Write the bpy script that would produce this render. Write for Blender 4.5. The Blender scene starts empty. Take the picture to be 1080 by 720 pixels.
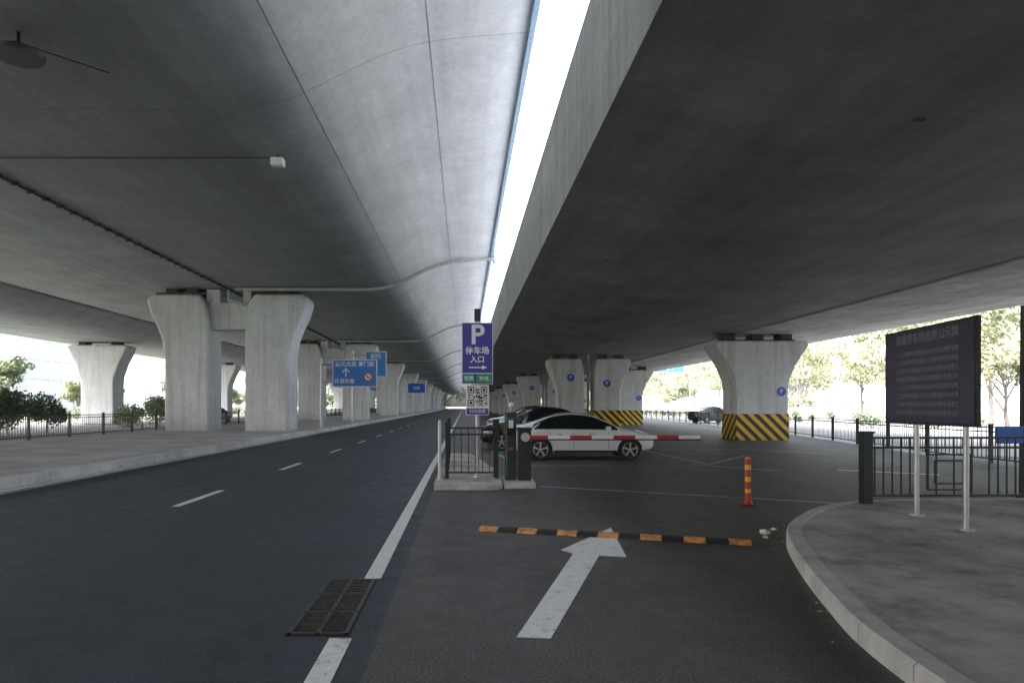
import bpy, bmesh, math, random
from mathutils import Vector, Matrix
random.seed(7)
scene = bpy.context.scene
R = math.radians

# ------------------------------------------------------------------ materials
class NT:
    def __init__(s, name):
        s.m = bpy.data.materials.new(name); s.m.use_nodes = True
        s.n = s.m.node_tree.nodes; s.l = s.m.node_tree.links
        s.b = s.n["Principled BSDF"]
        s.geo = s.n.new("ShaderNodeNewGeometry")
        s.tc = s.n.new("ShaderNodeTexCoord")
    def mapping(s, scale=(1,1,1), src=None):
        mp = s.n.new("ShaderNodeMapping"); mp.inputs["Scale"].default_value = scale
        s.l.new(src or s.geo.outputs["Position"], mp.inputs["Vector"]); return mp.outputs[0]
    def noise(s, scale, detail=3, rough=.6, vec=None, stretch=None):
        t = s.n.new("ShaderNodeTexNoise"); t.inputs["Scale"].default_value = scale
        t.inputs["Detail"].default_value = detail; t.inputs["Roughness"].default_value = rough
        if stretch: vec = s.mapping(stretch)
        s.l.new(vec or s.geo.outputs["Position"], t.inputs["Vector"]); return t.outputs["Fac"]
    def ramp(s, fac, stops):
        r = s.n.new("ShaderNodeValToRGB"); e = r.color_ramp.elements
        while len(e) < len(stops): e.new(.5)
        for i,(p,c) in enumerate(stops):
            e[i].position = p
            if not hasattr(c,'__len__'): c = (c,c,c)
            e[i].color = (*c[:3],1)
        s.l.new(fac, r.inputs[0]); return r.outputs[0]
    def mix(s, fac, a, b, mode='MIX'):
        x = s.n.new("ShaderNodeMix"); x.data_type='RGBA'; x.blend_type=mode
        for sock,val in ((x.inputs[0],fac),(x.inputs[6],a),(x.inputs[7],b)):
            if isinstance(val, bpy.types.NodeSocket): s.l.new(val, sock)
            elif hasattr(val,'__len__'): sock.default_value = (*val[:3],1)
            else: sock.default_value = val
        return x.outputs[2]
    def math(s, op, a, b=0, c=0):
        x = s.n.new("ShaderNodeMath"); x.operation = op
        for i,val in enumerate((a,b,c)):
            if isinstance(val, bpy.types.NodeSocket): s.l.new(val, x.inputs[i])
            else: x.inputs[i].default_value = val
        return x.outputs[0]
    def xyz(s, src=None):
        x = s.n.new("ShaderNodeSeparateXYZ"); s.l.new(src or s.geo.outputs["Position"], x.inputs[0]); return x.outputs
    def color(s, c):
        if isinstance(c, bpy.types.NodeSocket): s.l.new(c, s.b.inputs["Base Color"])
        else: s.b.inputs["Base Color"].default_value = (*c[:3],1)
        return s
    def rough(s, r):
        if isinstance(r, bpy.types.NodeSocket): s.l.new(r, s.b.inputs["Roughness"])
        else: s.b.inputs["Roughness"].default_value = r
        return s
    def metal(s, v): s.b.inputs["Metallic"].default_value = v; return s
    def bump(s, h, strength=.3, dist=.01):
        b = s.n.new("ShaderNodeBump"); b.inputs["Strength"].default_value = strength
        b.inputs["Distance"].default_value = dist
        s.l.new(h, b.inputs["Height"]); s.l.new(b.outputs[0], s.b.inputs["Normal"]); return s

def simple(name, col, rough=.5, metal=0, var=.12, scale=6):
    t = NT(name)
    if var < .04: t.color(col)
    else:
        n = t.noise(scale, 2)
        lo = tuple(c*(1-var) for c in col); hi = tuple(min(1,c*(1+var)) for c in col)
        t.color(t.ramp(n, [(.3,lo),(.7,hi)]))
    t.rough(rough).metal(metal); return t.m

def concrete(name, base, var=.25, joints=0, stain=.5, tint=(1,1,1), rough=.75, spots=False, bump=True, drip=0, fade=None, blotch=0):
    t = NT(name)
    big = t.noise(.5, 4, .65); med = t.noise(5, 4, .7)
    streak = t.noise(1.0, 3, .6, stretch=(2.2,.12,2.2))
    c = t.ramp(big, [(.3,tuple(base*(1-var)*k for k in tint)),(.7,tuple(base*(1+var*.6)*k for k in tint))])
    c = t.mix(.45, c, t.ramp(med,[(.3,.6),(.72,1.0)]), 'MULTIPLY')
    c = t.mix(stain*.5, c, t.ramp(streak,[(.35,.55),(.6,1.0)]), 'MULTIPLY')
    if blotch:
        bn = t.noise(1.4, 6, .72)
        c = t.mix(blotch, c, t.ramp(bn,[(.36,(.30,.28,.25)),(.50,(.85,.84,.82)),(.62,1.0)]), 'MULTIPLY')
    if fade:   # lit cantilever against shaded flat soffit, put into the colour along X
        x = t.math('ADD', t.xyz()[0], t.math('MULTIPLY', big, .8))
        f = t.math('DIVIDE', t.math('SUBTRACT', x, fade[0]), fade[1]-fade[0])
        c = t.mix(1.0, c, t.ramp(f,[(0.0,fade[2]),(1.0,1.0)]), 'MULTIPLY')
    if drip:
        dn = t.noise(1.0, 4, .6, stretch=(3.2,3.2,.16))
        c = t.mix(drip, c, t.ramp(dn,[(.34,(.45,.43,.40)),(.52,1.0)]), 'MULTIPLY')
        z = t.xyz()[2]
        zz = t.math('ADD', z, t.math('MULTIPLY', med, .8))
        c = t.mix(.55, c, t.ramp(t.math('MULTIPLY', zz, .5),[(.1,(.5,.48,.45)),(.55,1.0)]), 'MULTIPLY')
    if joints:
        y = t.xyz()[1]
        f = t.math('FRACT', t.math('DIVIDE', y, joints))
        ln = t.math('LESS_THAN', f, .03/joints)
        c = t.mix(t.math('MULTIPLY', ln, .45), c, (.04,.04,.04))
    if spots:
        v = t.n.new("ShaderNodeTexVoronoi"); v.inputs["Scale"].default_value = .8
        t.l.new(t.geo.outputs["Position"], v.inputs["Vector"])
        sp = t.math('LESS_THAN', v.outputs["Distance"], .06)
        c = t.mix(t.math('MULTIPLY', sp, .7), c, (.02,.02,.02))
    t.color(c).rough(rough)
    if bump: t.bump(t.noise(8,2), .25, .02)
    return t.m

def asphalt(name, base, tint, patch=.35, rough=(.5,.75)):
    t = NT(name)
    big = t.noise(.3, 4, .65); tracks = t.noise(1.1, 3, .6, stretch=(1,.04,1))
    grit = t.noise(60, 2, .8); med = t.noise(3, 5, .75)
    c = t.ramp(big, [(.32,tuple(base*(1-patch)*k for k in tint)),(.66,tuple(base*(1+patch)*k for k in tint))])
    c = t.mix(.6, c, t.ramp(tracks,[(.35,.5),(.65,1.1)]), 'MULTIPLY')
    c = t.mix(.5, c, t.ramp(med,[(.3,.5),(.7,1.1)]), 'MULTIPLY')
    c = t.mix(t.math('MULTIPLY', t.math('GREATER_THAN', grit, .60), .55), c, tuple(base*4*k for k in tint))
    c = t.mix(t.math('MULTIPLY', t.math('LESS_THAN', grit, .42), .5), c, tuple(base*.3*k for k in tint))
    # oil and dust stains
    st = t.noise(.9, 5, .7)
    c = t.mix(t.ramp(st,[(.62,0.0),(.72,.5)]), c, tuple(base*.4*k for k in tint))
    c = t.mix(t.ramp(st,[(.28,.35),(.40,0.0)]), c, tuple(base*2.4*k for k in (1.05,1,.93)))
    t.color(c).rough(t.ramp(med,[(.3,rough[0]),(.7,rough[1])]))
    t.bump(grit, .5, .006)
    return t.m

def paint_mark(name, col, wear=.5, under=.05):
    t = NT(name)
    a = t.noise(9, 6, .75); b = t.noise(70, 2, .7); big = t.noise(1.5, 3)
    w = t.math('ADD', t.math('MULTIPLY', a, .6), t.math('ADD', t.math('MULTIPLY', b, .25), t.math('MULTIPLY', big, .25)))
    f = t.ramp(w, [(wear-.05,0.0),(wear+.03,1.0)])
    c = t.mix(f, (under,under,under*1.05), col)
    c = t.mix(.6, c, t.ramp(a,[(.3,.5),(.7,1.0)]), 'MULTIPLY')
    t.color(c).rough(.6); return t.m

def stripes(name, ca, cb, k, axis=(1,1,1), dirt=.35):
    t = NT(name); o = t.xyz(t.tc.outputs["Object"])
    s = t.math('ADD', t.math('MULTIPLY', o[0], axis[0]*k), t.math('ADD', t.math('MULTIPLY', o[1], axis[1]*k), t.math('MULTIPLY', o[2], axis[2]*k)))
    f = t.math('GREATER_THAN', t.math('FRACT', s), .5)
    c = t.mix(f, ca, cb); n = t.noise(4, 4, .7)
    c = t.mix(dirt, c, t.ramp(n,[(.3,.35),(.65,1.0)]), 'MULTIPLY')
    t.color(c).rough(.5); return t.m

M = {}
BT=(.96,1,1.05)
M['wing'] = concrete('concrete_wing_lit', .76, .12, joints=16, stain=.5, tint=BT, fade=(-5.9,-3.2,.44))  # skylight on the wing is put into its albedo
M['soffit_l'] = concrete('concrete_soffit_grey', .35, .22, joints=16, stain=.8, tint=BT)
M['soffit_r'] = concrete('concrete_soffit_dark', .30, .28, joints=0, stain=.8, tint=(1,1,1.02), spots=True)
M['soffit_r2'] = concrete('concrete_soffit_lit', .66, .35, joints=9, stain=1.0, tint=(1,.98,.95), blotch=.4)  # paler base puts daylight from the open side into the colour
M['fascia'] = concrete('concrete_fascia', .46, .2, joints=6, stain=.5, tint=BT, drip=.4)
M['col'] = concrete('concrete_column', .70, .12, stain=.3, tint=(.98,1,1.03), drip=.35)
M['decktop'] = simple('deck_surfacing', (.60,.61,.63), .8, 0, 0)
M['kerb'] = concrete('concrete_kerb', .62, .25, tint=(1,.98,.95), blotch=.35)
M['pave'] = concrete('pavement_concrete', .48, .3, joints=4, stain=.6, tint=(1,.98,.95), blotch=.3)
M['pave_dirty'] = concrete('pavement_dirty', .58, .4, stain=1.0, tint=(1,.95,.88), rough=.85, blotch=.65)
M['road'] = asphalt('asphalt_road', .041, (.84,1,1.28), .28)
M['lot'] = asphalt('asphalt_lot', .074, (1.06,1,.95), .35)
M['outer'] = asphalt('asphalt_outer', .28, (1,1,1), .3)
M['white'] = paint_mark('road_paint_white', (.80,.80,.78), .45)
M['white_worn'] = paint_mark('road_paint_worn', (.6,.6,.58), .52)
M['iron'] = simple('black_iron', (.025,.027,.03), .45, .3, 0)
M['steel'] = simple('galvanised_steel', (.45,.46,.47), .4, .7)
M['black'] = simple('black_plastic', (.015,.015,.017), .4, 0, 0)
M['rubber'] = simple('rubber', (.02,.02,.02), .8, 0, .3, 30)
M['castiron'] = simple('cast_iron', (.075,.072,.070), .5, .4, .4, 20)
M['hole'] = simple('drain_dark', (.004,.004,.004), .9, 0, 0)
M['blue'] = simple('sign_blue', (.02,.10,.50), .4, 0, .06)
M['pblue'] = simple('parking_sign_blue', (.035,.04,.30), .35, 0, .06)
M['ltblue'] = simple('sign_light_blue', (.05,.22,.58), .4)
M['flash'] = simple('edge_flashing', (.25,.38,.50), .5)
M['signwhite'] = simple('sign_white', (.8,.8,.8), .4, 0, 0)
M['green'] = simple('sign_green', (.02,.35,.12), .4)
M['red'] = simple('red_paint', (.45,.02,.02), .45)
M['yellow'] = simple('yellow_paint', (.75,.45,.02), .5)
M['orange'] = simple('orange_rubber', (.62,.27,.08), .7, 0, .45, 14)
M['board'] = simple('notice_board_face', (.045,.033,.065), .35, 0, .25, 3)
M['boardtext'] = simple('notice_text', (.26,.24,.28), .5)
M['pipe'] = simple('grey_pipe', (.42,.44,.45), .5)
M['cable'] = simple('dark_cable', (.06,.06,.06), .6)
M['seal'] = simple('joint_seal', (.22,.22,.23), .7)
M['carwhite'] = simple('car_paint_white', (.72,.74,.76), .18, 0, .03)
M['carblack'] = simple('car_paint_black', (.012,.012,.015), .15, 0, .03)
M['carsilver'] = simple('car_paint_silver', (.35,.36,.38), .22, .6, .03)
M['glass'] = simple('tinted_glass', (.012,.015,.018), .06, 0, .02)
M['rim'] = simple('alloy_rim', (.55,.56,.58), .25, .9, 0)
M['redlens'] = simple('red_lens', (.4,.01,.01), .15, 0, 0)
M['lens'] = simple('lamp_lens', (.6,.62,.65), .1, 0, 0)
M['bark'] = simple('bark', (.20,.18,.16), .9, 0, .35, 12)
M['leafA'] = simple('leaf_dark', (.11,.15,.085), .6, 0, 0)
M['leafB'] = simple('leaf_light', (.30,.34,.22), .6, 0, 0)  # leaf colours are paled to carry the background haze
M['leafY'] = simple('leaf_yellow', (.50,.49,.30), .6, 0, 0)
M['leafdry'] = simple('leaf_dry', (.20,.12,.05), .8, 0, 0)
M['grass'] = simple('grass', (.16,.19,.11), .9, 0, .4, 1)
M['hazard'] = stripes('hazard_stripes', (.78,.50,.02), (.02,.02,.02), 1.9, (1,1,1))
M['paper'] = simple('paper', (.75,.75,.74), .8, 0, 0)
for k in ('carwhite','carblack','carsilver'):
    b = M[k].node_tree.nodes["Principled BSDF"]; b.inputs["Coat Weight"].default_value = .6; b.inputs["Coat Roughness"].default_value=.05

# ------------------------------------------------------------------ mesh builder
class MB:
    def __init__(s): s.v=[]; s.f=[]; s.m=[]; s.mats=[]
    def mi(s, mat):
        if isinstance(mat,str): mat = M[mat]
        if mat not in s.mats: s.mats.append(mat)
        return s.mats.index(mat)
    def add(s, vs, fs, mat):
        o=len(s.v); s.v += [tuple(p) for p in vs]; i=s.mi(mat)
        for f in fs: s.f.append(tuple(o+k for k in f)); s.m.append(i)
    def box(s, c, d, mat, rz=0, rx=0, ry=0):
        hx,hy,hz = d[0]/2,d[1]/2,d[2]/2
        rot = Matrix.Rotation(rz,3,'Z') @ Matrix.Rotation(ry,3,'Y') @ Matrix.Rotation(rx,3,'X')
        vs=[Vector(c)+rot@Vector((x*hx,y*hy,z*hz)) for z in(-1,1) for y in(-1,1) for x in(-1,1)]
        s.add(vs,[(0,2,3,1),(4,5,7,6),(0,1,5,4),(2,6,7,3),(0,4,6,2),(1,3,7,5)],mat)
    def bb(s, x0,x1,y0,y1,z0,z1,mat): s.box(((x0+x1)/2,(y0+y1)/2,(z0+z1)/2),(abs(x1-x0),abs(y1-y0),abs(z1-z0)),mat)
    def prism_y(s, poly, y0, y1, mat):
        n=len(poly); vs=[(x,y0,z) for x,z in poly]+[(x,y1,z) for x,z in poly]
        fs=[tuple(range(n)),tuple(range(2*n-1,n-1,-1))]+[(i,(i+1)%n,n+(i+1)%n,n+i) for i in range(n)]
        s.add(vs,fs,mat)
    def prism_z(s, poly, z0, z1, mat):
        n=len(poly); vs=[(x,y,z0) for x,y in poly]+[(x,y,z1) for x,y in poly]
        fs=[tuple(range(n)),tuple(range(2*n-1,n-1,-1))]+[(i,(i+1)%n,n+(i+1)%n,n+i) for i in range(n)]
        s.add(vs,fs,mat)
    def cyl(s, p0, p1, r0, r1=None, mat='steel', n=12, cap=True):
        r1 = r0 if r1 is None else r1
        p0=Vector(p0); p1=Vector(p1); d=(p1-p0).normalized()
        a=d.orthogonal().normalized(); b=d.cross(a)
        vs=[]
        for p,r in((p0,r0),(p1,r1)):
            for i in range(n):
                t=2*math.pi*i/n; vs.append(p+a*math.cos(t)*r+b*math.sin(t)*r)
        fs=[(i,(i+1)%n,n+(i+1)%n,n+i) for i in range(n)]
        if cap: fs += [tuple(range(n-1,-1,-1)),tuple(range(n,2*n))]
        s.add(vs,fs,mat)
    def tube(s, path, r, mat, n=8):
        for a,b in zip(path[:-1],path[1:]): s.cyl(a,b,r,r,mat,n)
    def build(s, name, parent=None, loc=None, bevel=0, smooth=True, recalc=True, seg=2):
        me=bpy.data.meshes.new(name); me.from_pydata(s.v,[],s.f)
        for m in s.mats: me.materials.append(m)
        me.polygons.foreach_set('material_index', s.m)
        if recalc:
            bm=bmesh.new(); bm.from_mesh(me); bmesh.ops.recalc_face_normals(bm, faces=bm.faces); bm.to_mesh(me); bm.free()
        if smooth:
            me.polygons.foreach_set('use_smooth',[True]*len(me.polygons)); me.set_sharp_from_angle(angle=R(32))
        me.update()
        o=bpy.data.objects.new(name,me); scene.collection.objects.link(o)
        if loc: o.location=loc
        if parent: o.parent=parent
        if bevel:
            b=o.modifiers.new('bevel','BEVEL'); b.width=bevel; b.segments=seg; b.limit_method='ANGLE'; b.angle_limit=R(28)
        return o

def sheet(name, pts, z, mat, parent=None):
    b=MB(); b.add([(x,y,z) for x,y in pts],[tuple(range(len(pts)))],mat)
    return b.build(name, parent, smooth=False)
def rect(x0,x1,y0,y1): return [(x0,y0),(x1,y0),(x1,y1),(x0,y1)]
def catmull(pts, n=8):
    out=[]; P=[pts[0]]+list(pts)+[pts[-1]]
    for i in range(1,len(P)-2):
        for j in range(n):
            t=j/n; a,b,c,d=[Vector(P[i+k]) for k in(-1,0,1,2)]
            out.append(tuple(.5*((2*b)+(-a+c)*t+(2*a-5*b+4*c-d)*t*t+(-a+3*b-3*c+d)*t**3)))
    out.append(tuple(pts[-1])); return out
def text(body, size, loc, mat, parent, rot=(90,0,0), name='lettering', align='CENTER', bold=0, sx=1):
    c=bpy.data.curves.new(name,'FONT'); c.body=body; c.size=size; c.align_x=align; c.align_y='CENTER'; c.offset=bold
    c.extrude=.001
    c.materials.append(M[mat] if isinstance(mat,str) else mat)
    o=bpy.data.objects.new(name,c); scene.collection.objects.link(o)
    o.location=loc; o.rotation_euler=[R(a) for a in rot]; o.scale=(sx,1,1); o.parent=parent
    return o

# ------------------------------------------------------------------ ground
sheet('ground', rect(-900,900,-300,1500), -.03, 'grass')
sheet('outer_road', rect(-42,-19.2,-100,600), -.008, 'outer')
sheet('outer_road', [(11.5,11.4),(60,11.4),(60,600),(16,600)], -.008, 'outer')
sheet('road', rect(-9.3,-.62,-100,600), 0, 'road')
sheet('parking_lot', [(-.62,-100),(60,-100),(60,11.2),(15.5,23),(17.6,33),(19.9,45),(23.6,79),(30,140),(30,600),(-.62,600)], 0, 'lot')

mk=MB()
for i in range(-3,45):
    y=11.2+6.45*i; mk.add([(-4.82,y,.004),(-4.68,y,.004),(-4.68,y+2.15,.004),(-4.82,y+2.15,.004)],[(0,1,2,3)],'white')
for y0,y1 in ((-60,4.85),(6.52,230)):
    mk.add([(-.96,y0,.004),(-.80,y0,.004),(-.80,y1,.004),(-.96,y1,.004)],[(0,1,2,3)],'white')
mk.add([(-8.75,-60,.004),(-8.63,-60,.004),(-8.63,230,.004),(-8.75,230,.004)],[(0,1,2,3)],'white_worn')
mk.add([(.37,4.87,.004),(.61,4.84,.004),(1.48,7.52,.004),(1.21,7.62,.004)],[(0,1,2,3)],'white')
mk.add([(1.10,7.82,.004),(1.21,7.62,.004),(1.48,7.52,.004),(1.77,7.45,.004),(1.98,9.25,.004)],[(0,1,2,3,4)],'white')
def line(a,b,w=.1,mat='white_worn'):
    a=Vector((*a,.0045)); b=Vector((*b,.0045)); d=(b-a).normalized(); p=Vector((-d.y,d.x,0))*w/2
    mk.add([a-p,b-p,b+p,a+p],[(0,1,2,3)],mat)
line((1.55,14.0),(6.3,11.6)); line((1.5,19.0),(1.0,25)); line((6.9,19.4),(6.6,26)); line((6.95,19.35),(9.2,22.5))
line((1.5,18.9),(3.9,18.95)); line((9.6,17.6),(11.4,16.4),.2,'white'); line((6.4,19.3),(8.0,17.4),.12)
line((11.0,26),(12.6,23.5),.12); line((7.0,26),(11.0,26),.1)
for y in (24.5,27.4,30.3,33.2,36): line((.8,y),(6,y))
mk.build('road_markings', smooth=False)

# left pavement
b=MB(); b.bb(-19,-9.35,-60,500,0,.195,'pave'); b.build('pavement')
b=MB(); y=-40
while y<260:
    b.bb(-9.40,-9.1,y,y+.985,-.01,.21,'kerb'); y+=1.0
b.bb(-9.1,-8.85,-40,260,-.01,.012,'kerb')
b.build('kerb', bevel=.015, seg=1)
# right pavement with curved kerb
kp=[(2.40,-8),(2.44,-2),(2.50,2),(2.66,4.29),(2.96,5.6),(3.47,7.2),(3.96,8.4),(4.6,9.4),(5.4,10.3),(6.4,10.9),(8,11.1),(13,11.2),(20,11.2)]
cv=catmull(kp,14)
def resample(pts, d):
    out=[Vector(pts[0])]; acc=0
    for a,b2 in zip(pts[:-1],pts[1:]):
        a=Vector(a); b2=Vector(b2); L=(b2-a).length
        while L>0 and acc+L>=d:
            t=(d-acc)/L; a=a.lerp(b2,t); out.append(a.copy()); L=(b2-a).length; acc=0
        acc+=L
    return out
rs=resample(cv,.25)
b=MB(); W=.17
def nrm(i):
    d=(rs[min(i+1,len(rs)-1)]-rs[max(i-1,0)]).normalized(); return Vector((d.y,-d.x))
for i in range(len(rs)-1):
    p,q=rs[i],rs[i+1]; n0,n1=nrm(i),nrm(i+1)
    q2=p.lerp(q,.955 if i%3==2 else 1.0)
    ch=.02
    sec=[(0,-.01),(0,.155-ch),(ch,.155),(W-.0,.155),(W,-.01)]
    vs=[(*(p+n0*a),z) for a,z in sec]+[(*(q2+n1*a),z) for a,z in sec]
    b.add(vs,[(0,1,2,3,4),(9,8,7,6,5)]+[(k,(k+1)%5,5+(k+1)%5,5+k) for k in range(5)],'kerb')
b.build('kerb', smooth=False)
inner=[tuple(rs[i]+nrm(i)*(W-.03)) for i in range(len(rs))]
b=MB(); b.prism_z(inner+[(20,-8)],-.005,.147,'pave_dirty'); b.build('pavement', smooth=False)
# fallen leaves gathered on pavement and along the kerb
b=MB(); r=random.Random(21)
for _ in range(900):
    m=r.random()
    if m<.5: x=r.uniform(3.6,9); y=r.uniform(3,10.6); z=.151
    elif m<.8:
        i=r.randrange(30,len(rs)-30); p=rs[i]-nrm(i)*abs(r.gauss(0,.12))-nrm(i)*.02; x,y=p; z=.006
    else: x=r.uniform(-.5,9); y=r.uniform(9,24); z=.007
    if z>.1:
        if x< 4.0+max(0,(y-6.5))*.55: continue
    s=r.uniform(.008,.026); t=r.uniform(0,6.28); a=Vector((math.cos(t),math.sin(t),r.uniform(-.1,.3)))*s; c=Vector((-math.sin(t),math.cos(t),r.uniform(0,.3)))*s*.6; q=Vector((x,y,z))
    b.add([q-a,q-c,q+a,q+c],[(0,1,2,3)],'leafdry' if r.random()<.7 else 'leafY')
b.build('fallen_leaves',recalc=False,smooth=False)

# ------------------------------------------------------------------ viaduct decks
Y0,Y1=-70,420
def deck(name, bottom, top, mats, parent):
    bt=bottom; b=MB(); n=len(bt)
    for i in range(n-1):
        (xa,za),(xb,zb)=bt[i],bt[i+1]
        b.add([(xa,Y0,za),(xb,Y0,zb),(xb,Y1,zb),(xa,Y1,za)],[(0,1,2,3)],mats[0])
    poly=bt+top
    for i in range(n-1,len(poly)):
        (xa,za),(xb,zb)=poly[i],poly[(i+1)%len(poly)]
        m = mats[2] if abs(xa-xb)>6 else mats[1]
        b.add([(xa,Y0,za),(xb,Y0,zb),(xb,Y1,zb),(xa,Y1,za)],[(0,1,2,3)],m)
    for yy in (Y0,Y1): b.add([(x,yy,z) for x,z in poly],[tuple(range(len(poly)))],mats[1])
    o=b.build(name, parent, smooth=False)
    bm=bmesh.new(); bm.from_mesh(o.data); bmesh.ops.remove_doubles(bm,verts=bm.verts,dist=.0005)
    bmesh.ops.recalc_face_normals(bm,faces=bm.faces); bm.to_mesh(o.data); bm.free()
    o.data.polygons.foreach_set('use_smooth',[True]*len(o.data.polygons)); o.data.set_sharp_from_angle(angle=R(20))
    return o
via=bpy.data.objects.new('elevated_road_viaduct',None); scene.collection.objects.link(via)
wing=catmull([(-5.8,8.6),(-4.9,8.66),(-3.9,8.93),(-2.9,9.42),(-1.8,9.92),(-.6,10.22),(1.62,10.42)],7)
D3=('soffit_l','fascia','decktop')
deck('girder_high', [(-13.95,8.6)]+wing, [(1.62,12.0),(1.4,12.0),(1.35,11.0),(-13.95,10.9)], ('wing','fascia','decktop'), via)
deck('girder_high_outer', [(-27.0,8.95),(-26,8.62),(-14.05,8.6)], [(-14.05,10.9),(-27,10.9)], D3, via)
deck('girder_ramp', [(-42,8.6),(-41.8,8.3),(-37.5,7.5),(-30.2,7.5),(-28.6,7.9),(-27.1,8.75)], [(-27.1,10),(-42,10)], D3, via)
rw=catmull([(2.05,5.85),(2.9,5.76),(4.2,5.54),(5.6,5.34),(7.0,5.22),(9,5.2)],5)
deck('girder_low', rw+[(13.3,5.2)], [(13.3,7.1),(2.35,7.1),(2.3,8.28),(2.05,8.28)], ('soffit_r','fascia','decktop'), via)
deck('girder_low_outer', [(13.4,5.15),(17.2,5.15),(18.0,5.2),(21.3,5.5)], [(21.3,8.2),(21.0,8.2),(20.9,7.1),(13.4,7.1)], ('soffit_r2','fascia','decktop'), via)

# piers
def head_l(cx, s, y, ztop):
    p=[(-1.3,0),(-1.3,5.6),(-1.22,6.8),(-1.05,7.7),(-.75,ztop),(2.2,ztop),(2.35,ztop-.35),(2.1,7.0),(1.75,6.3),(1.45,5.5),(1.3,4.4),(1.3,0)]
    return [(cx+s*x, z) for x,z in p]
for k in range(11):
    y=40+32*k
    b=MB()
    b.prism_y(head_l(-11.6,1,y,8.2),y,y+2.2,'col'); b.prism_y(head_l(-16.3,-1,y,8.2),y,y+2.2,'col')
    o=b.build('viaduct_pier' , bevel=.14, seg=3)
    c=MB()
    c.bb(-15.15,-12.75,y+.5,y+1.7,6.2,7.75,'col')
    for x in (-17.4,-16.2,-11.7,-10.4): c.bb(x-.35,x+.35,y+.6,y+1.6,8.18,8.63,'cable')
    c.bb(-18.2,-15.3,y+.3,y+1.9,8.2,8.34,'cable'); c.bb(-12.6,-9.7,y+.3,y+1.9,8.2,8.34,'cable')
    c.bb(-15.3,-14.5,y+.5,y+1.7,7.75,8.55,'col'); c.bb(-13.2,-12.7,y+.7,y+1.5,7.75,8.55,'col')
    c.tube([(-13.95,y+.35,8.5),(-13.95,y+.35,7.9),(-12.95,y+.35,7.6)],.09,'pipe')
    c.build('tie_beam_and_bearings', o)
def vhead(c, wt, ws, zt, z0=0):
    h=wt/2; s=ws/2
    r=[(s,z0),(s,zt*.5),(s+.06,zt*.6),(s+(h-s)*.35,zt*.75),(s+(h-s)*.75,zt*.88),(h,zt-.22),(h-.1,zt)]
    return [(c+x,z) for x,z in r]+[(c-x,z) for x,z in reversed(r)]
for k in range(10):
    y=62+30*k; b=MB(); b.prism_y(vhead(-33.4,5.4,3.0,7.2),y,y+2,'col')
    for x in (-35,-32): b.bb(x-.4,x+.4,y+.5,y+1.5,7.2,7.55,'cable')
    b.build('viaduct_pier', bevel=.15, seg=3)
def disc_sign(parent, x,y,z,r=.28):
    b=MB(); b.cyl((x,y,z),(x,y-.03,z),r,r,'signwhite',24); b.cyl((x,y-.03,z),(x,y-.036,z),r*.9,r*.9,'blue',24)
    o=b.build('pier_number_plate', parent); text('P',r*1.1,(x,y-.04,z),'signwhite',parent,name='plate_letter')
for k in range(12):
    y=33+27*k; b=MB(); b.prism_y(vhead(14.4,4.5,2.5,4.8),y,y+1.8,'col')
    for x in (13,14.4,15.8): b.bb(x-.3,x+.3,y+.5,y+1.3,4.78,5.17,'cable')
    b.bb(12.6,16.2,y+.4,y+1.4,4.8,4.9,'cable')
    o=b.build('viaduct_pier', bevel=.13, seg=3)
    c=MB(); c.bb(14.4-1.275,14.4+1.275,y-.025,y+1.825,0,1.27,'hazard'); c.build('hazard_band',o)
    disc_sign(o,15.3,y-.003,2.35,.26)
for k in range(11):
    y=47+27*k; b=MB()
    def hl(cx,s): 
        p=[(-1.05,0),(-1.05,3.4),(-1.0,4.2),(-.8,4.9),(1.8,4.9),(1.9,4.65),(1.65,4.0),(1.3,3.4),(1.1,2.8),(1.05,2.0),(1.05,0)]
        return [(cx+s*x*.86,z) for x,z in p]
    b.prism_y(hl(7.35,-1),y,y+1.8,'col'); b.prism_y(hl(9.85,1),y,y+1.8,'col')
    for x in (6.4,7.6,9.6,10.8): b.bb(x-.3,x+.3,y+.5,y+1.3,4.88,5.3,'cable')
    o=b.build('viaduct_pier', bevel=.11, seg=3)
    c=MB(); c.bb(8.92,10.78,y-.025,y+1.825,0,1.35,'hazard'); c.build('hazard_band',o)
    disc_sign(o,7.3,y-.003,3.6,.3); disc_sign(o,9.8,y-.003,3.2,.3)
    c=MB(); c.tube([(8.6,y+.5,5.25),(8.6,y+.5,.3)],.09,'pipe'); c.build('downpipe',o)

# services on the soffits
def wz(x):
    if x<=wing[0][0]: return 8.6
    for (xa,za),(xb,zb) in zip(wing[:-1],wing[1:]):
        if xa<=x<=xb: return za+(zb-za)*(x-xa)/(xb-xa)
b=MB()
for k in range(11):
    y=40+32*k-.15
    p=[(-13.4,y,8.47)]+[(-6+.45*i,y,wz(-6+.45*i)-.16) for i in range(17)]+[(1.72,y,10.2)]
    b.tube(p,.10,'pipe'); b.tube([(1.75,y,9.95),(1.75,y,11.3)],.12,'pipe')
b.build('drain_pipe')
b=MB(); b.bb(1.5,1.615,Y0,Y1,10.29,10.38,'flash'); b.bb(1.625,1.66,Y0,Y1,10.44,11.9,'flash'); b.build('edge_flashing')
b=MB()
b.tube([(-14.0,-60,8.55),(-14.0,400,8.55)],.04,'cable',6)
y=2
while y<180:
    b.bb(-14.12,-13.88,y,y+.08,8.50,8.6,'cable'); y+=.8
b.build('cable_tray')
b=MB(); b.tube([(-14,19,8.55),(-5.3,19,8.55)],.02,'cable',6)
b.build('conduit')
b=MB(); b.box((-5.2,19,8.42),(.34,.3,.2),'signwhite'); b.box((-5.2,18.93,8.3),(.26,.2,.05),'lens'); b.cyl((-5.2,19,8.5),(-5.2,19,8.68),.04,.04,'cable'); b.build('soffit_lamp', bevel=.02)
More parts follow.
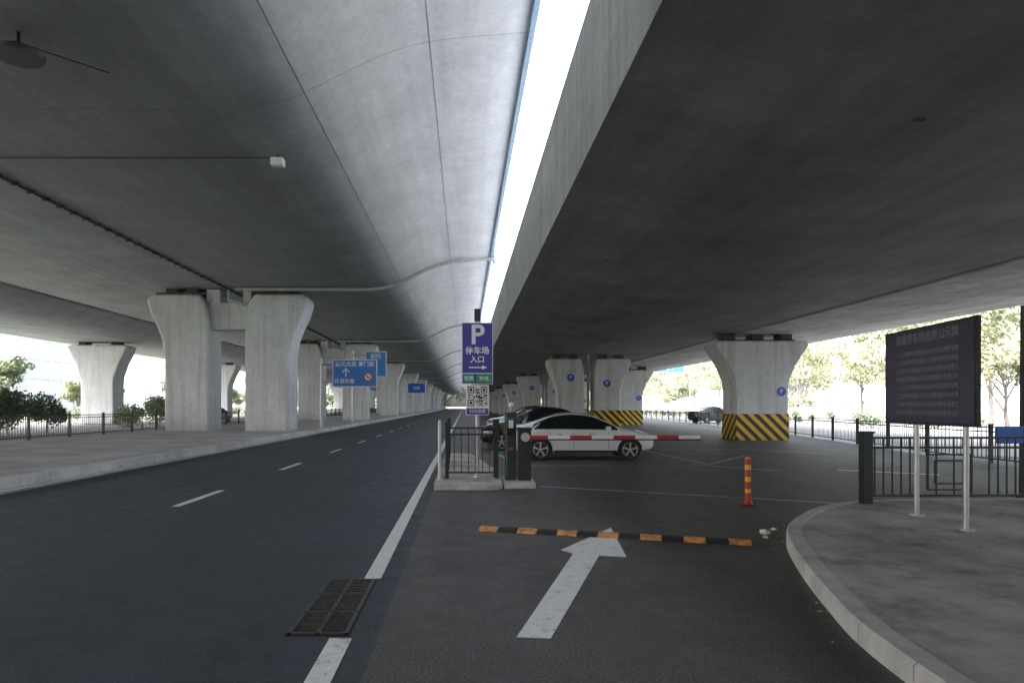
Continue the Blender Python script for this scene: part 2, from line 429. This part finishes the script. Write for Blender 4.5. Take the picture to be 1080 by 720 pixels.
b=MB()
b.cyl((-8.3,12.7,8.12),(-8.3,12.7,8.2),.42,.44,'black',28); b.cyl((-8.3,12.7,8.2),(-8.3,12.7,8.36),.44,.15,'black',28); b.cyl((-8.3,12.7,8.36),(-8.3,12.7,8.61),.03,.03,'black')
b.tube([(-8.3,12.7,8.4),(-7.4,14.2,8.57)],.012,'cable',5); b.build('ceiling_lamp')
b=MB()
for x in (-3.75,-.82+.0):
    z=wz(x); b.bb(x-.006,x+.006,Y0,Y1,z-.008,z+.03,'seal')
b.build('soffit_joint_seal')

# ------------------------------------------------------------------ fences
def fence(name, path, z0, h=1.05, pitch=.14, post=2.6, ornate=False, postr=.045):
    b=MB(); P=[Vector((*p,0)) for p in path]
    for a,c in zip(P[:-1],P[1:]):
        L=(c-a).length; d=(c-a)/L; rz=math.atan2(d.y,d.x); npan=max(1,round(L/post)); pl=L/npan
        for k in range(npan+1):
            q=a+d*pl*k; b.box((q.x,q.y,z0+h/2),(postr*2,postr*2,h),'iron',rz); b.box((q.x,q.y,z0+h+.015),(postr*2.5,postr*2.5,.03),'iron',rz)
        for k in range(npan):
            m=a+d*pl*(k+.5)
            for zz in (.12,h-.07)+((h-.2,) if not ornate else (h-.22,)):
                b.box((m.x,m.y,z0+zz),(pl-2*postr,.035,.035),'iron',rz)
            n=int((pl-.1)/pitch)
            for j in range(1,n):
                q=a+d*(pl*k+pl*j/n)
                top=h-.22 if ornate else h-.07
                if ornate and n*.3<j<n*.7 and j%2: continue
                b.box((q.x,q.y,z0+(top+.12)/2),(.018,.018,top-.12),'iron',rz)
            if ornate:
                for s in (.34,.22):
                    for zz in (-s,s): b.box((m.x,m.y,z0+.48+zz*.8),(s*2,.026,.026),'iron',rz)
                    for xx in (-s,s):
                        q=m+d*xx; b.box((q.x,q.y,z0+.48),(.026,.026,s*1.6),'iron',rz)
                for j in range(1,int(n)):
                    q=a+d*(pl*k+pl*j/n); b.box((q.x,q.y,z0+h-.145),(.014,.014,.12),'iron',rz)
    return b.build(name, smooth=False)
fence('iron_fence', [(-18.6,8),(-18.7,150)], .195, 1.1, .17, 3)
fence('iron_fence', [(6.2,10.55),(14,10.6)], .15, 1.08, .13, 2.4, True, .07)
fence('iron_fence', [(14.7,10.8),(15.6,23),(17.8,33),(20,45),(23.6,79),(27,140)], 0, 1.1, .18, 3)
fence('iron_fence', [(.66,14.0),(-.36,14.0),(-.44,19.6)], .17, 1.1, .12, 2.0, False, .035)

# ------------------------------------------------------------------ island + gate
b=MB()
b.prism_z([(-.60,13.3),(.60,13.3),(.75,13.5),(.75,16),(.2,21.5),(-.45,21.5),(-.6,21)],0,.17,'pave_dirty')
b.build('traffic_island', bevel=.025)
b=MB(); b.prism_z([(.78,13.55),(1.42,13.6),(1.45,14.75),(.78,14.75)],0,.13,'kerb'); b.build('gate_plinth', bevel=.02)
g=bpy.data.objects.new('barrier_gate',None); scene.collection.objects.link(g)
b=MB(); b.bb(1.10,1.36,13.95,14.25,.13,1.16,'black'); b.bb(1.08,1.38,13.93,14.27,1.16,1.21,'black'); b.bb(1.14,1.32,13.94,13.95,.5,.95,'iron')
b.bb(1.17,1.29,13.925,13.94,1.0,1.07,'green'); b.build('cabinet',g,bevel=.012)
b=MB(); x=1.25; i=0
b.cyl((1.23,13.9,1.02),(1.23,13.78,1.02),.09,.09,'steel',20)
while x<4.75:
    w=.44; b.bb(x,min(4.78,x+w),13.80,13.84,.985,1.055,'red' if i%2==0 else 'signwhite'); x+=w; i+=1
b.bb(1.25,4.78,13.805,13.835,.955,.985,'black')
b.build('boom_arm',g)
k=bpy.data.objects.new('ticket_machine',None); scene.collection.objects.link(k)
b=MB(); b.bb(.84,1.06,14.0,14.28,.13,1.52,'black'); b.bb(.86,1.04,13.985,14.0,1.05,1.42,'glass'); b.bb(.86,1.04,13.985,14.0,.55,.95,'iron'); b.cyl((.95,14.1,1.52),(.95,14.1,1.66),.015,.015,'steel'); b.box((.95,14.06,1.68),(.09,.2,.08),'signwhite')
b.bb(.855,.87,13.98,14.0,.2,1.5,'green'); b.bb(.90,1.0,13.975,13.986,1.2,1.36,'lens'); b.bb(.90,1.0,13.975,13.986,.75,.80,'red'); b.build('housing',k,bevel=.008)
b=MB(); b.bb(.60,.70,14.15,14.25,.17,1.35,'black'); b.bb(.585,.715,14.12,14.27,1.0,1.38,'iron'); b.build('intercom_post',bevel=.01)
b=MB(); b.cyl((-.50,13.7,.17),(-.50,13.7,1.35),.035,.035,'steel',14); b.cyl((-.50,13.7,.17),(-.50,13.7,.19),.08,.08,'steel',14); b.cyl((-.50,13.7,1.35),(-.50,13.7,1.38),.04,.01,'steel',14); b.build('steel_bollard')

# parking sign
s=bpy.data.objects.new('parking_sign',None); scene.collection.objects.link(s)
b=MB(); b.cyl((.265,14.16,.17),(.265,14.16,3.62),.04,.04,'steel',16); b.cyl((.265,14.16,.17),(.265,14.16,.2),.1,.1,'steel',16)
b.bb(.2,.33,14.12,14.15,3.4,3.66,'black'); b.build('post',s)
b=MB(); b.bb(-.06,.585,14.06,14.10,2.10,3.37,'signwhite'); b.bb(-.045,.57,14.05,14.062,2.33,3.355,'pblue'); b.bb(-.045,.57,14.05,14.062,2.115,2.31,'pblue')
b.bb(-.02,.2,14.043,14.052,2.14,2.29,'green'); b.bb(.24,.55,14.043,14.052,2.14,2.29,'green')
b.build('panel',s,bevel=.004,seg=1)
text('P',.56,(.262,14.045,3.10),'signwhite',s,bold=.012)
text('停车场',.165,(.262,14.045,2.78),'signwhite',s,bold=.003)
text('入口',.15,(.262,14.045,2.60),'signwhite',s,bold=.003)
text('免费',.10,(.09,14.04,2.215),'signwhite',s); text('充电',.10,(.395,14.04,2.215),'signwhite',s)
b=MB(); b.bb(.09,.38,14.04,14.048,2.43,2.455,'signwhite')
b.add([(.36,14.042,2.49),(.36,14.042,2.395),(.46,14.042,2.4425)],[(0,1,2)],'signwhite'); b.build('arrow',s,smooth=False)
b=MB(); b.bb(.03,.50,14.06,14.09,1.46,2.08,'signwhite'); b.bb(.045,.485,14.052,14.062,1.475,1.60,'pblue')
random.seed(3); cs=.40/21
def finder(i,j):
    for (a,c) in ((0,0),(0,14),(14,0)):
        ii,jj=i-a,j-c
        if 0<=ii<7 and 0<=jj<7: return (ii in(0,6) or jj in(0,6) or (2<=ii<=4 and 2<=jj<=4))
        if -1<=ii<8 and -1<=jj<8: return False
    return None
for i in range(21):
    for j in range(21):
        f=finder(i,j)
        if f is None: f=random.random()<.5
        if f:
            x=.065+i*cs; z=2.05-j*cs
            b.add([(x,14.056,z),(x+cs,14.056,z),(x+cs,14.056,z-cs),(x,14.056,z-cs)],[(0,1,2,3)],'black')
b.build('qr_panel',s,smooth=False)
text('扫码缴费',.085,(.265,14.048,1.537),'signwhite',s)

# notice board on right pavement
nb=bpy.data.objects.new('notice_board',None); scene.collection.objects.link(nb)
pa=Vector((6.25,10.1)); pb=Vector((5.99,7.95)); d=(pb-pa).normalized(); n=Vector((d.y,-d.x)); 
if n.dot(-pa)<0: n=-n
rz=math.atan2(d.y,d.x); mid=(pa+pb)/2; L=(pb-pa).length
b=MB()
b.box((mid.x,mid.y,2.055),(L,.05,1.31),'black',rz)
q=mid+n*.028; b.box((q.x,q.y,2.055),(L-.07,.006,1.24),'board',rz)
b.build('panel',nb,bevel=.006,seg=1)
b=MB()
for t in (.33,.845):
    q=pa.lerp(pb,t)-n*.05; b.cyl((q.x,q.y,.147),(q.x,q.y,2.6),.032,.032,'steel',14); b.cyl((q.x,q.y,.147),(q.x,q.y,.165),.09,.09,'steel',14)
b.build('posts',nb)
q=mid+n*.034
ang=math.degrees(math.atan2(n.y,n.x))+90
text('道路停车场收费公示牌',.15,(q.x,q.y,2.56),'boardtext',nb,rot=(90,0,ang))
for i in range(8):
    text('一二三四停车收费标准公示内容说明停车收费公示'[i%4:i%4+19],.078,(q.x,q.y,2.36-i*.115),'boardtext',nb,rot=(90,0,ang))

# dark pole and small blue sign at far right
b=MB(); b.cyl((9.75,11.9,0),(9.75,11.9,3.4),.07,.05,'iron',14); b.cyl((9.75,11.9,0),(9.75,11.9,.12),.13,.12,'iron',14)
b.bb(9.2,9.75,11.8,11.83,1.0,1.3,'blue'); b.build('sign_post')

# delineator
b=MB(); x,y=4.69,11.3
b.cyl((x,y,0),(x,y,.03),.12,.11,'rubber',20); b.cyl((x,y,.03),(x,y,.09),.085,.05,'red',20)
z=.09; seg=[('red',.13),('yellow',.06),('red',.12),('yellow',.08),('red',.12),('yellow',.08),('red',.1)]
for m,h in seg: b.cyl((x,y,z),(x,y,z+h),.047 if m=='red' else .049,None,m,20); z+=h
b.cyl((x,y,z),(x,y,z+.03),.047,.02,'yellow',20); b.build('delineator_post')

# speed bump
b=MB(); A=Vector((.216,9.14,0)); B=Vector((3.44,8.19,0)); D=(B-A); L=D.length; D/=L; Nn=Vector((-D.y,D.x,0)); ns=13
prof=[(-.15,.004),(-.10,.032),(-.04,.045),(.04,.045),(.10,.032),(.15,.004)]
for i in range(ns):
    a=A+D*(L*i/ns+.004); c=A+D*(L*(i+1)/ns-.004)
    vs=[a+Nn*p+Vector((0,0,z)) for p,z in prof]+[c+Nn*p+Vector((0,0,z)) for p,z in prof]
    fs=[(j,j+1,j+7,j+6) for j in range(5)]+[(0,1,2,3,4,5),(11,10,9,8,7,6)]
    b.add(vs,fs,'orange' if i%2==0 else 'rubber')
    if i in (1,4,8,11):
        m=(a+c)/2; b.cyl(m+Vector((0,0,.04)),m+Vector((0,0,.05)),.02,.018,'castiron',10)
b.build('speed_bump')

# drain grate
b=MB(); b.bb(-1.29,-.83,4.90,6.47,-.02,.006,'hole')
for p in range(3):
    y0=4.92+p*.52; y1=y0+.50
    b.bb(-1.28,-1.25,y0,y1,0,.020,'castiron'); b.bb(-.87,-.84,y0,y1,0,.020,'castiron'); b.bb(-1.075,-1.045,y0,y1,0,.0205,'castiron')
    b.bb(-1.28,-.84,y0,y0+.03,0,.0202,'castiron'); b.bb(-1.28,-.84,y1-.03,y1,0,.0202,'castiron')
    for i in range(1,8): yy=y0+.03+i*.44/8; b.bb(-1.25,-.87,yy-.006,yy+.010,0.008,.0195,'castiron')
b.build('drain_grate', smooth=False)

# litter
b=MB(); random.seed(5)
for (x,y,r) in ((3.85,8.75,.07),(4.1,9.05,.04),(3.75,8.5,.03)):
    vs=[]; 
    for i in range(5):
        for j in range(7):
            a=math.pi*i/4; t=2*math.pi*j/7; rr=r*random.uniform(.6,1.1)
            vs.append((x+rr*math.sin(a)*math.cos(t)*1.3,y+rr*math.sin(a)*math.sin(t),.004+r*.5+rr*.5*math.cos(a)))
    fs=[(i*7+j,i*7+(j+1)%7,(i+1)*7+(j+1)%7,(i+1)*7+j) for i in range(4) for j in range(7)]
    b.add(vs,fs,'paper')
b.build('litter', smooth=False)

# ------------------------------------------------------------------ direction signs
def road_sign(x0,x1,y,z0,z1,postx,lines,name='road_direction_sign',mat='ltblue'):
    e=bpy.data.objects.new(name,None); scene.collection.objects.link(e)
    b=MB(); b.bb(x0,x1,y,y+.08,z0,z1,'signwhite'); b.bb(x0+.06,x1-.06,y-.01,y+.002,z0+.06,z1-.06,mat); b.build('panel',e)
    b=MB(); b.cyl((postx,y+.3,0),(postx,y+.3,z1+.1),.11,.09,'steel',14)
    for zz in (z0+.35,z1-.35): b.cyl((postx,y+.2,zz),(x1 if postx<x0 else x0,y+.2,zz),.06,.05,'steel',10); b.cyl((x0,y+.12,zz),(x1,y+.12,zz),.04,.04,'steel',8)
    b.build('post',e)
    for (t,sz,fx,fz) in lines: text(t,sz,(x0+(x1-x0)*fx,y-.02,z0+(z1-z0)*fz),'signwhite',e,bold=.006)
    return e
e=road_sign(-8.9,-5.9,46,2.93,4.78,-9.7,[('前元北路 厦门路',.36,.5,.82),('环湖东路',.34,.27,.2),('↑',.8,.3,.5)])
b=MB(); b.cyl((-6.5,45.985,3.6),(-6.5,45.97,3.6),.30,.30,'red',24); b.cyl((-6.5,45.97,3.6),(-6.5,45.965,3.6),.23,.23,'signwhite',24); b.box((-6.5,45.96,3.6),(.42,.01,.05),'red',0,0,R(45)); b.box((-6.5,45.955,3.6),(.2,.01,.05),'black'); b.build('no_turn_symbol',e)
road_sign(-9.0,-7.1,62,4.3,6.6,-10.2,[('前行',.5,.5,.8),('↑',1.0,.35,.4)])
road_sign(-10,-6.9,120,3.9,5.7,-10.6,[('北路',.6,.5,.5)],mat='blue')
road_sign(23,26.4,82,5.7,7.0,27.2,[('南北高架路',.5,.5,.68),('← →',.5,.5,.25)])

# ------------------------------------------------------------------ cars
def car(name, loc, rz, paint, Lc=4.6, H=1.0):
    e=bpy.data.objects.new(name,None); scene.collection.objects.link(e)
    S=[ # x, hw, low, belt, (uy,uz),(ry,rz),cz
     (0.00,.60,.44,.74,(.54,.86),(.42,.88),.89),
     (0.05,.78,.32,.82,(.68,.97),(.55,1.00),1.01),
     (0.28,.87,.24,.89,(.75,1.02),(.62,1.05),1.065),
     (0.58,.905,.22,.92,(.76,1.05),(.64,1.085),1.10),
     (0.80,.91,.21,.935,(.755,1.10),(.66,1.14),1.16),
     (1.30,.915,.20,.945,(.69,1.30),(.61,1.335),1.36),
     (1.55,.915,.20,.95,(.665,1.365),(.58,1.40),1.425),
     (2.00,.915,.20,.945,(.655,1.40),(.56,1.44),1.465),
     (2.08,.915,.20,.945,(.655,1.40),(.56,1.44),1.465),
     (2.50,.915,.20,.935,(.665,1.37),(.57,1.41),1.435),
     (2.72,.915,.20,.93,(.68,1.31),(.60,1.35),1.38),
     (3.40,.91,.21,.905,(.78,1.0),(.70,1.03),1.055),
     (3.52,.905,.21,.895,(.79,.945),(.68,.98),1.0),
     (3.90,.895,.22,.85,(.77,.90),(.60,.935),.95),
     (4.25,.86,.24,.77,(.72,.82),(.54,.855),.87),
     (4.46,.76,.29,.66,(.62,.72),(.46,.745),.755),
     (4.56,.60,.38,.56,(.48,.61),(.36,.625),.635)]
    sc=Lc/4.56
    rows=[]
    for x,hw,lo,be,u,r,cz in S:
        half=[(0,lo),(hw*.85,lo),(hw*.965,lo+.10),(hw*1.0,(lo+be)*.5-.03),(hw*1.0,(lo+be)*.5+.12),(hw*.975,be),(u[0],u[1]*H),(r[0],r[1]*H),(0,cz*H)]
        full=half+[(-y,z) for y,z in half[-2:0:-1]]
        rows.append([(x*sc-Lc/2,y,z) for y,z in full])
    n=len(rows[0]); V=[p for r in rows for p in r]; F=[]; mi=[]
    for i in range(len(rows)-1):
        for j in range(n):
            F.append((i*n+j,i*n+(j+1)%n,(i+1)*n+(j+1)%n,(i+1)*n+j))
            m=0
            if j in (5,n-6) and 4<=i<=10: m=1
            if j in (7,n-8) and i in (4,5,10): m=1
            mi.append(m)
    F.append(tuple(range(n))); mi.append(0); F.append(tuple((len(rows)-1)*n+k for k in range(n-1,-1,-1))); mi.append(0)
    me=bpy.data.meshes.new('body'); me.from_pydata(V,[],F)
    for m in (paint,'glass','black'): me.materials.append(M[m])
    me.polygons.foreach_set('material_index',mi)
    bm=bmesh.new(); bm.from_mesh(me); bmesh.ops.recalc_face_normals(bm,faces=bm.faces)
    cl=bm.edges.layers.float.new('crease_edge')
    for ed in bm.edges:
        if len(ed.link_faces)==2 and ed.link_faces[0].material_index!=ed.link_faces[1].material_index: ed[cl]=.6
        j0,j1=[v.index%n for v in ed.verts]
        if j0==j1 and j0 in (5,n-5): ed[cl]=max(ed[cl],.4)
        if j0==j1 and j0 in (2,n-2): ed[cl]=.4
    bm.to_mesh(me); bm.free()
    tmp=bpy.data.objects.new('tmp',me); scene.collection.objects.link(tmp)
    sm=tmp.modifiers.new('s','SUBSURF'); sm.levels=3; sm.render_levels=3
    wx=[1.05*sc-Lc/2,3.75*sc-Lc/2]; cut=MB()
    for x in wx: cut.cyl((x,-1.1,.32),(x,1.1,.32),.37,.37,'black',40)
    co=cut.build('cut',smooth=False)
    bo=tmp.modifiers.new('b','BOOLEAN'); bo.operation='DIFFERENCE'; bo.object=co; bo.solver='EXACT'
    try: bo.material_mode='TRANSFER'
    except: pass
    dg=bpy.context.evaluated_depsgraph_get(); me2=bpy.data.meshes.new_from_object(tmp.evaluated_get(dg))
    bpy.data.objects.remove(tmp); bpy.data.objects.remove(co)
    me2.polygons.foreach_set('use_smooth',[True]*len(me2.polygons)); me2.set_sharp_from_angle(angle=R(40))
    bo=bpy.data.objects.new('body',me2); scene.collection.objects.link(bo); bo.parent=e
    b=MB()
    for x in wx:
        for sgn in (-1,1):
            y=sgn*.80
            b.cyl((x,y-.105,.32),(x,y+.105,.32),.32,.32,'rubber',36)
            b.cyl((x,y+sgn*.10,.32),(x,y+sgn*.112,.32),.285,.225,'rubber',36)
            b.cyl((x,y+sgn*.085,.32),(x,y+sgn*.109,.32),.225,.222,'black',36)
            b.cyl((x,y+sgn*.10,.32),(x,y+sgn*.122,.32),.06,.045,'rim',16)
            for q in range(5):
                t=q*2*math.pi/5+.3
                for dt in (-.16,.16):
                    c=Vector((x+math.cos(t+dt*.6)*.13,y+sgn*.112,.32+math.sin(t+dt*.6)*.13))
                    b.box(c,(.20,.014,.03),'rim',0,0,-(t+dt*.35))
            for q in range(24):
                t0=q*2*math.pi/24; t1=(q+1)*2*math.pi/24
                b.cyl((x+math.cos(t0)*.22,y+sgn*.112,.32+math.sin(t0)*.22),(x+math.cos(t1)*.22,y+sgn*.112,.32+math.sin(t1)*.22),.013,.013,'rim',6)
    b.build('wheels',e)
    b=MB()
    X=lambda x:x*sc-Lc/2
    for sgn in (-1,1):
        b.box((X(3.08),sgn*.98,.97*H),(.14,.18,.12),paint)
        for x in (1.62,2.62): b.box((X(x),sgn*.918,.79),(.2,.03,.03),'rim')
        for x0 in (1.36,2.06,3.1): b.box((X(x0),sgn*.914,.60),(.010,.010,.50),'black')
        b.box((X(2.4),sgn*.90,.27),(1.9,.05,.06),'black')
        b.box((X(2.25),sgn*.897,.938),(2.1,.012,.016),'rim')
        b.box((X(4.24),sgn*.74,.67),(.34,.2,.10),'lens',-sgn*.45)
        b.box((X(.10),sgn*.73,.82),(.2,.22,.14),'redlens',sgn*.35)
    b.box((X(4.52),0,.50),(.06,.9,.16),'black'); b.box((X(.02),0,.62),(.03,.5,.14),'signwhite'); b.box((X(4.56),0,.42),(.02,.44,.13),'blue')
    b.build('trim',e,bevel=.012)
    e.location=loc; e.rotation_euler=(0,0,rz); return e
car('parked_car',(3.58,21.72,0),R(-1.5),'carwhite')
car('parked_car',(2.9,26.2,0),R(178),'carblack',4.6,1.12)
car('parked_car',(3.2,29.2,0),R(2),'carsilver',4.5,1.08)
car('parked_car',(3.1,32.0,0),R(180),'carblack',4.5,1.15)
car('parked_car',(23.9,66,0),R(20),'carblack',4.6,1.15)
car('parked_car',(-25.5,70,0),R(90),'carsilver',4.5,1.05)

# ------------------------------------------------------------------ vegetation
def leaves(b, clumps, n, size, mats, rnd):
    tot=sum(r**2 for c,r,s in clumps)
    for c,r,sq in clumps:
        k=int(n*r*r/tot); mat0=rnd.choice(mats)
        for _ in range(k):
            while True:
                p=Vector((rnd.uniform(-1,1),rnd.uniform(-1,1),rnd.uniform(-1,1)))
                if .25<p.length<1: break
            p=p*(r*(.75+.35*rnd.random())); p.z*=sq; q=Vector(c)+p
            a=Vector((rnd.gauss(0,1),rnd.gauss(0,1),rnd.gauss(0,1))).normalized(); u=a.orthogonal().normalized(); v=a.cross(u)
            s=size*rnd.uniform(.5,1.3)
            b.add([q-u*s,q+v*s*.55,q+u*s,q-v*s*.55],[(0,1,2,3)],mat0 if rnd.random()<.7 else rnd.choice(mats))
def tree_mesh(seed,h,spread,mats,n=5200):
    rnd=random.Random(seed); b=MB(); p=Vector((0,0,0)); r=.03*h*.55
    th=h*.38
    pts=[Vector((rnd.uniform(-.1,.1)*i*.4,rnd.uniform(-.1,.1)*i*.4,th*i/4)) for i in range(5)]
    for i in range(4): b.cyl(pts[i],pts[i+1],r*(1-.14*i),r*(1-.14*(i+1)),'bark',10)
    cl=[]
    for i in range(9):
        t=i*2.4+rnd.random(); st=pts[rnd.choice((2,3,4,4))]; out=spread*rnd.uniform(.35,.85); zz=h*rnd.uniform(.5,.92)
        en=Vector((math.cos(t)*out*(1.1-zz/h*.5),math.sin(t)*out*(1.1-zz/h*.5),zz)); md=st.lerp(en,.5)+Vector((0,0,-.15*out))
        b.cyl(st,md,r*.4,r*.24,'bark',7); b.cyl(md,en,r*.24,r*.08,'bark',6)
        cl.append((en,spread*rnd.uniform(.28,.45),.7))
        for _ in range(2):
            e2=en+Vector((rnd.uniform(-1,1),rnd.uniform(-1,1),rnd.uniform(-.5,.6)))*spread*.45
            b.cyl(md,e2,r*.14,r*.05,'bark',5); cl.append((e2,spread*rnd.uniform(.16,.3),.75))
    cl.append((Vector((0,0,h*.93)),spread*.35,.8))
    leaves(b,cl,n,.19,mats,rnd)
    me_o=b.build('tmp_tree',recalc=False,smooth=False); me=me_o.data; bpy.data.objects.remove(me_o); return me
protos=[tree_mesh(1,8,3.2,['leafA','leafB']),tree_mesh(2,9.5,3.6,['leafB','leafY','leafY']),tree_mesh(3,7,3.0,['leafB','leafB','leafY'])]
rnd=random.Random(11)
def put_tree(x,y,k,s):
    o=bpy.data.objects.new('broadleaf_tree',protos[k]); scene.collection.objects.link(o)
    o.location=(x,y,-.02); o.rotation_euler=(0,0,rnd.uniform(0,6.28)); o.scale=(s,s,s*rnd.uniform(.9,1.1))
for y in range(30,260,12):
    put_tree(-46+rnd.uniform(-2,2),y+rnd.uniform(-2,2),rnd.choice((0,2)),rnd.uniform(.6,.9))
for y in range(24,260,10):
    put_tree(34+y*.05+rnd.uniform(-2,2),y+rnd.uniform(-2,2),rnd.choice((1,1,2)),rnd.uniform(.85,1.15))
for y in range(40,200,18):
    put_tree(44+y*.06+rnd.uniform(-3,3),y,rnd.choice((1,2)),1.3)
put_tree(23.8,27,2,.62); put_tree(27,34,1,.75)
def hedge(name,x0,x1,y0,y1,h,n,mats,seed):
    r=random.Random(seed); b=MB(); cl=[]
    m=max(8,int((y1-y0)*(x1-x0)/2.2))
    for _ in range(m):
        rr=r.uniform(.5,1.0)*h*.42; cl.append(((r.uniform(x0,x1),r.uniform(y0,y1),r.uniform(.35,.75)*h),rr,.9))
    for _ in range(m//2):
        x,y=r.uniform(x0,x1),r.uniform(y0,y1); b.cyl((x,y,-.02),(x+r.uniform(-.2,.2),y,h*.6),.04,.02,'bark',5)
    leaves(b,cl,n,.10,mats,r); return b.build(name,recalc=False,smooth=False)
hedge('shrub_hedge',-29,-25,34,43,3.0,16000,['leafA','leafA','leafB'],1)
hedge('shrub_hedge',-25.5,-23,46,62,2.4,10000,['leafB','leafA'],2)
hedge('shrub_hedge',-40,-38,60,140,1.8,12000,['leafA','leafB'],3)
hedge('shrub_hedge',29,31,20,120,1.2,12000,['leafA','leafB'],4)
b=MB(); r=random.Random(9); cl=[]
for _ in range(260):
    x=r.uniform(-190,190); y=r.uniform(300,360); 
    cl.append(((x,y,r.uniform(2,9)),r.uniform(2.5,5),.9))
leaves(b,cl,20000,.6,['leafB','leafB'],r); b.build('distant_trees',recalc=False,smooth=False)

# ------------------------------------------------------------------ buildings
def building(name,x,y,w,dp,h,wall,glassm,fl=3.4,bay=3.2,rz=0):
    e=bpy.data.objects.new(name,None); scene.collection.objects.link(e); e.location=(x,y,0); e.rotation_euler=(0,0,rz)
    b=MB(); b.bb(-w/2,w/2,-dp/2,dp/2,-.02,h,glassm); b.build('glazing',e)
    b=MB(); z=0
    while z<=h+.01:
        b.bb(-w/2-.25,w/2+.25,-dp/2-.25,dp/2+.25,z-.45,z+.45,wall); z+=fl
    k=int(w/bay)
    for i in range(k+1):
        xx=-w/2+w*i/k
        for s in (-1,1): b.bb(xx-.3,xx+.3,s*(dp/2+.02)-.16,s*(dp/2+.02)+.16,0,h,wall)
    k=int(dp/bay)
    for i in range(k+1):
        yy=-dp/2+dp*i/k
        for s in (-1,1): b.bb(s*(w/2+.02)-.16,s*(w/2+.02)+.16,yy-.3,yy+.3,0,h,wall)
    b.bb(-w/2-.4,w/2+.4,-dp/2-.4,dp/2+.4,h,h+1.2,wall); b.bb(-w*.15,w*.15,-dp*.15,dp*.15,h+1.2,h+4.5,wall)
    b.build('walls',e)
M['bwall']=simple('pale_cladding',(.62,.66,.70),.6,0,0); M['bglass']=simple('pale_glazing',(.58,.63,.66),.45,0,0)  # pale colours stand in for haze over the distant facades
building('office_building',-105,125,50,30,34,'bwall','bglass',3.6,4)
building('office_building',-80,215,40,40,60,'bwall','bglass')
building('apartment_building',125,190,30,50,48,'bwall','bglass')
building('apartment_building',85,260,36,30,66,'bwall','bglass')
building('office_building',-150,190,40,40,70,'bwall','bglass')

# ------------------------------------------------------------------ light, world, camera
az=R(-120); el=R(52)
w=bpy.data.worlds.new('World'); scene.world=w; w.use_nodes=True
nt=w.node_tree; bg=nt.nodes['Background']; sky=nt.nodes.new('ShaderNodeTexSky'); sky.sky_type='NISHITA'
sky.sun_disc=False; sky.sun_elevation=el; sky.sun_rotation=az; sky.air_density=1.0; sky.dust_density=6; sky.ozone_density=1
hs=nt.nodes.new('ShaderNodeHueSaturation'); hs.inputs['Saturation'].default_value=.45
nt.links.new(sky.outputs[0],hs.inputs['Color']); nt.links.new(hs.outputs[0],bg.inputs[0]); bg.inputs[1].default_value=1.35
sl=bpy.data.lights.new('sun','SUN'); sl.energy=5; sl.angle=R(.5); sl.color=(1,.97,.92)
so=bpy.data.objects.new('sun',sl); scene.collection.objects.link(so)
sd=Vector((math.sin(az)*math.cos(el),math.cos(az)*math.cos(el),math.sin(el)))
so.rotation_euler=sd.to_track_quat('Z','Y').to_euler(); so.location=sd*50
scene.view_settings.view_transform='Standard'; scene.view_settings.look='None'; scene.view_settings.exposure=0
cam=bpy.data.cameras.new('camera'); co=bpy.data.objects.new('camera',cam); scene.collection.objects.link(co)
cam.lens=24; cam.sensor_width=36; cam.shift_x=50/1080; cam.shift_y=68/1080; cam.clip_start=.05; cam.clip_end=3000
co.location=(0,0,1.65); co.rotation_euler=(R(90),0,0)
scene.camera=co
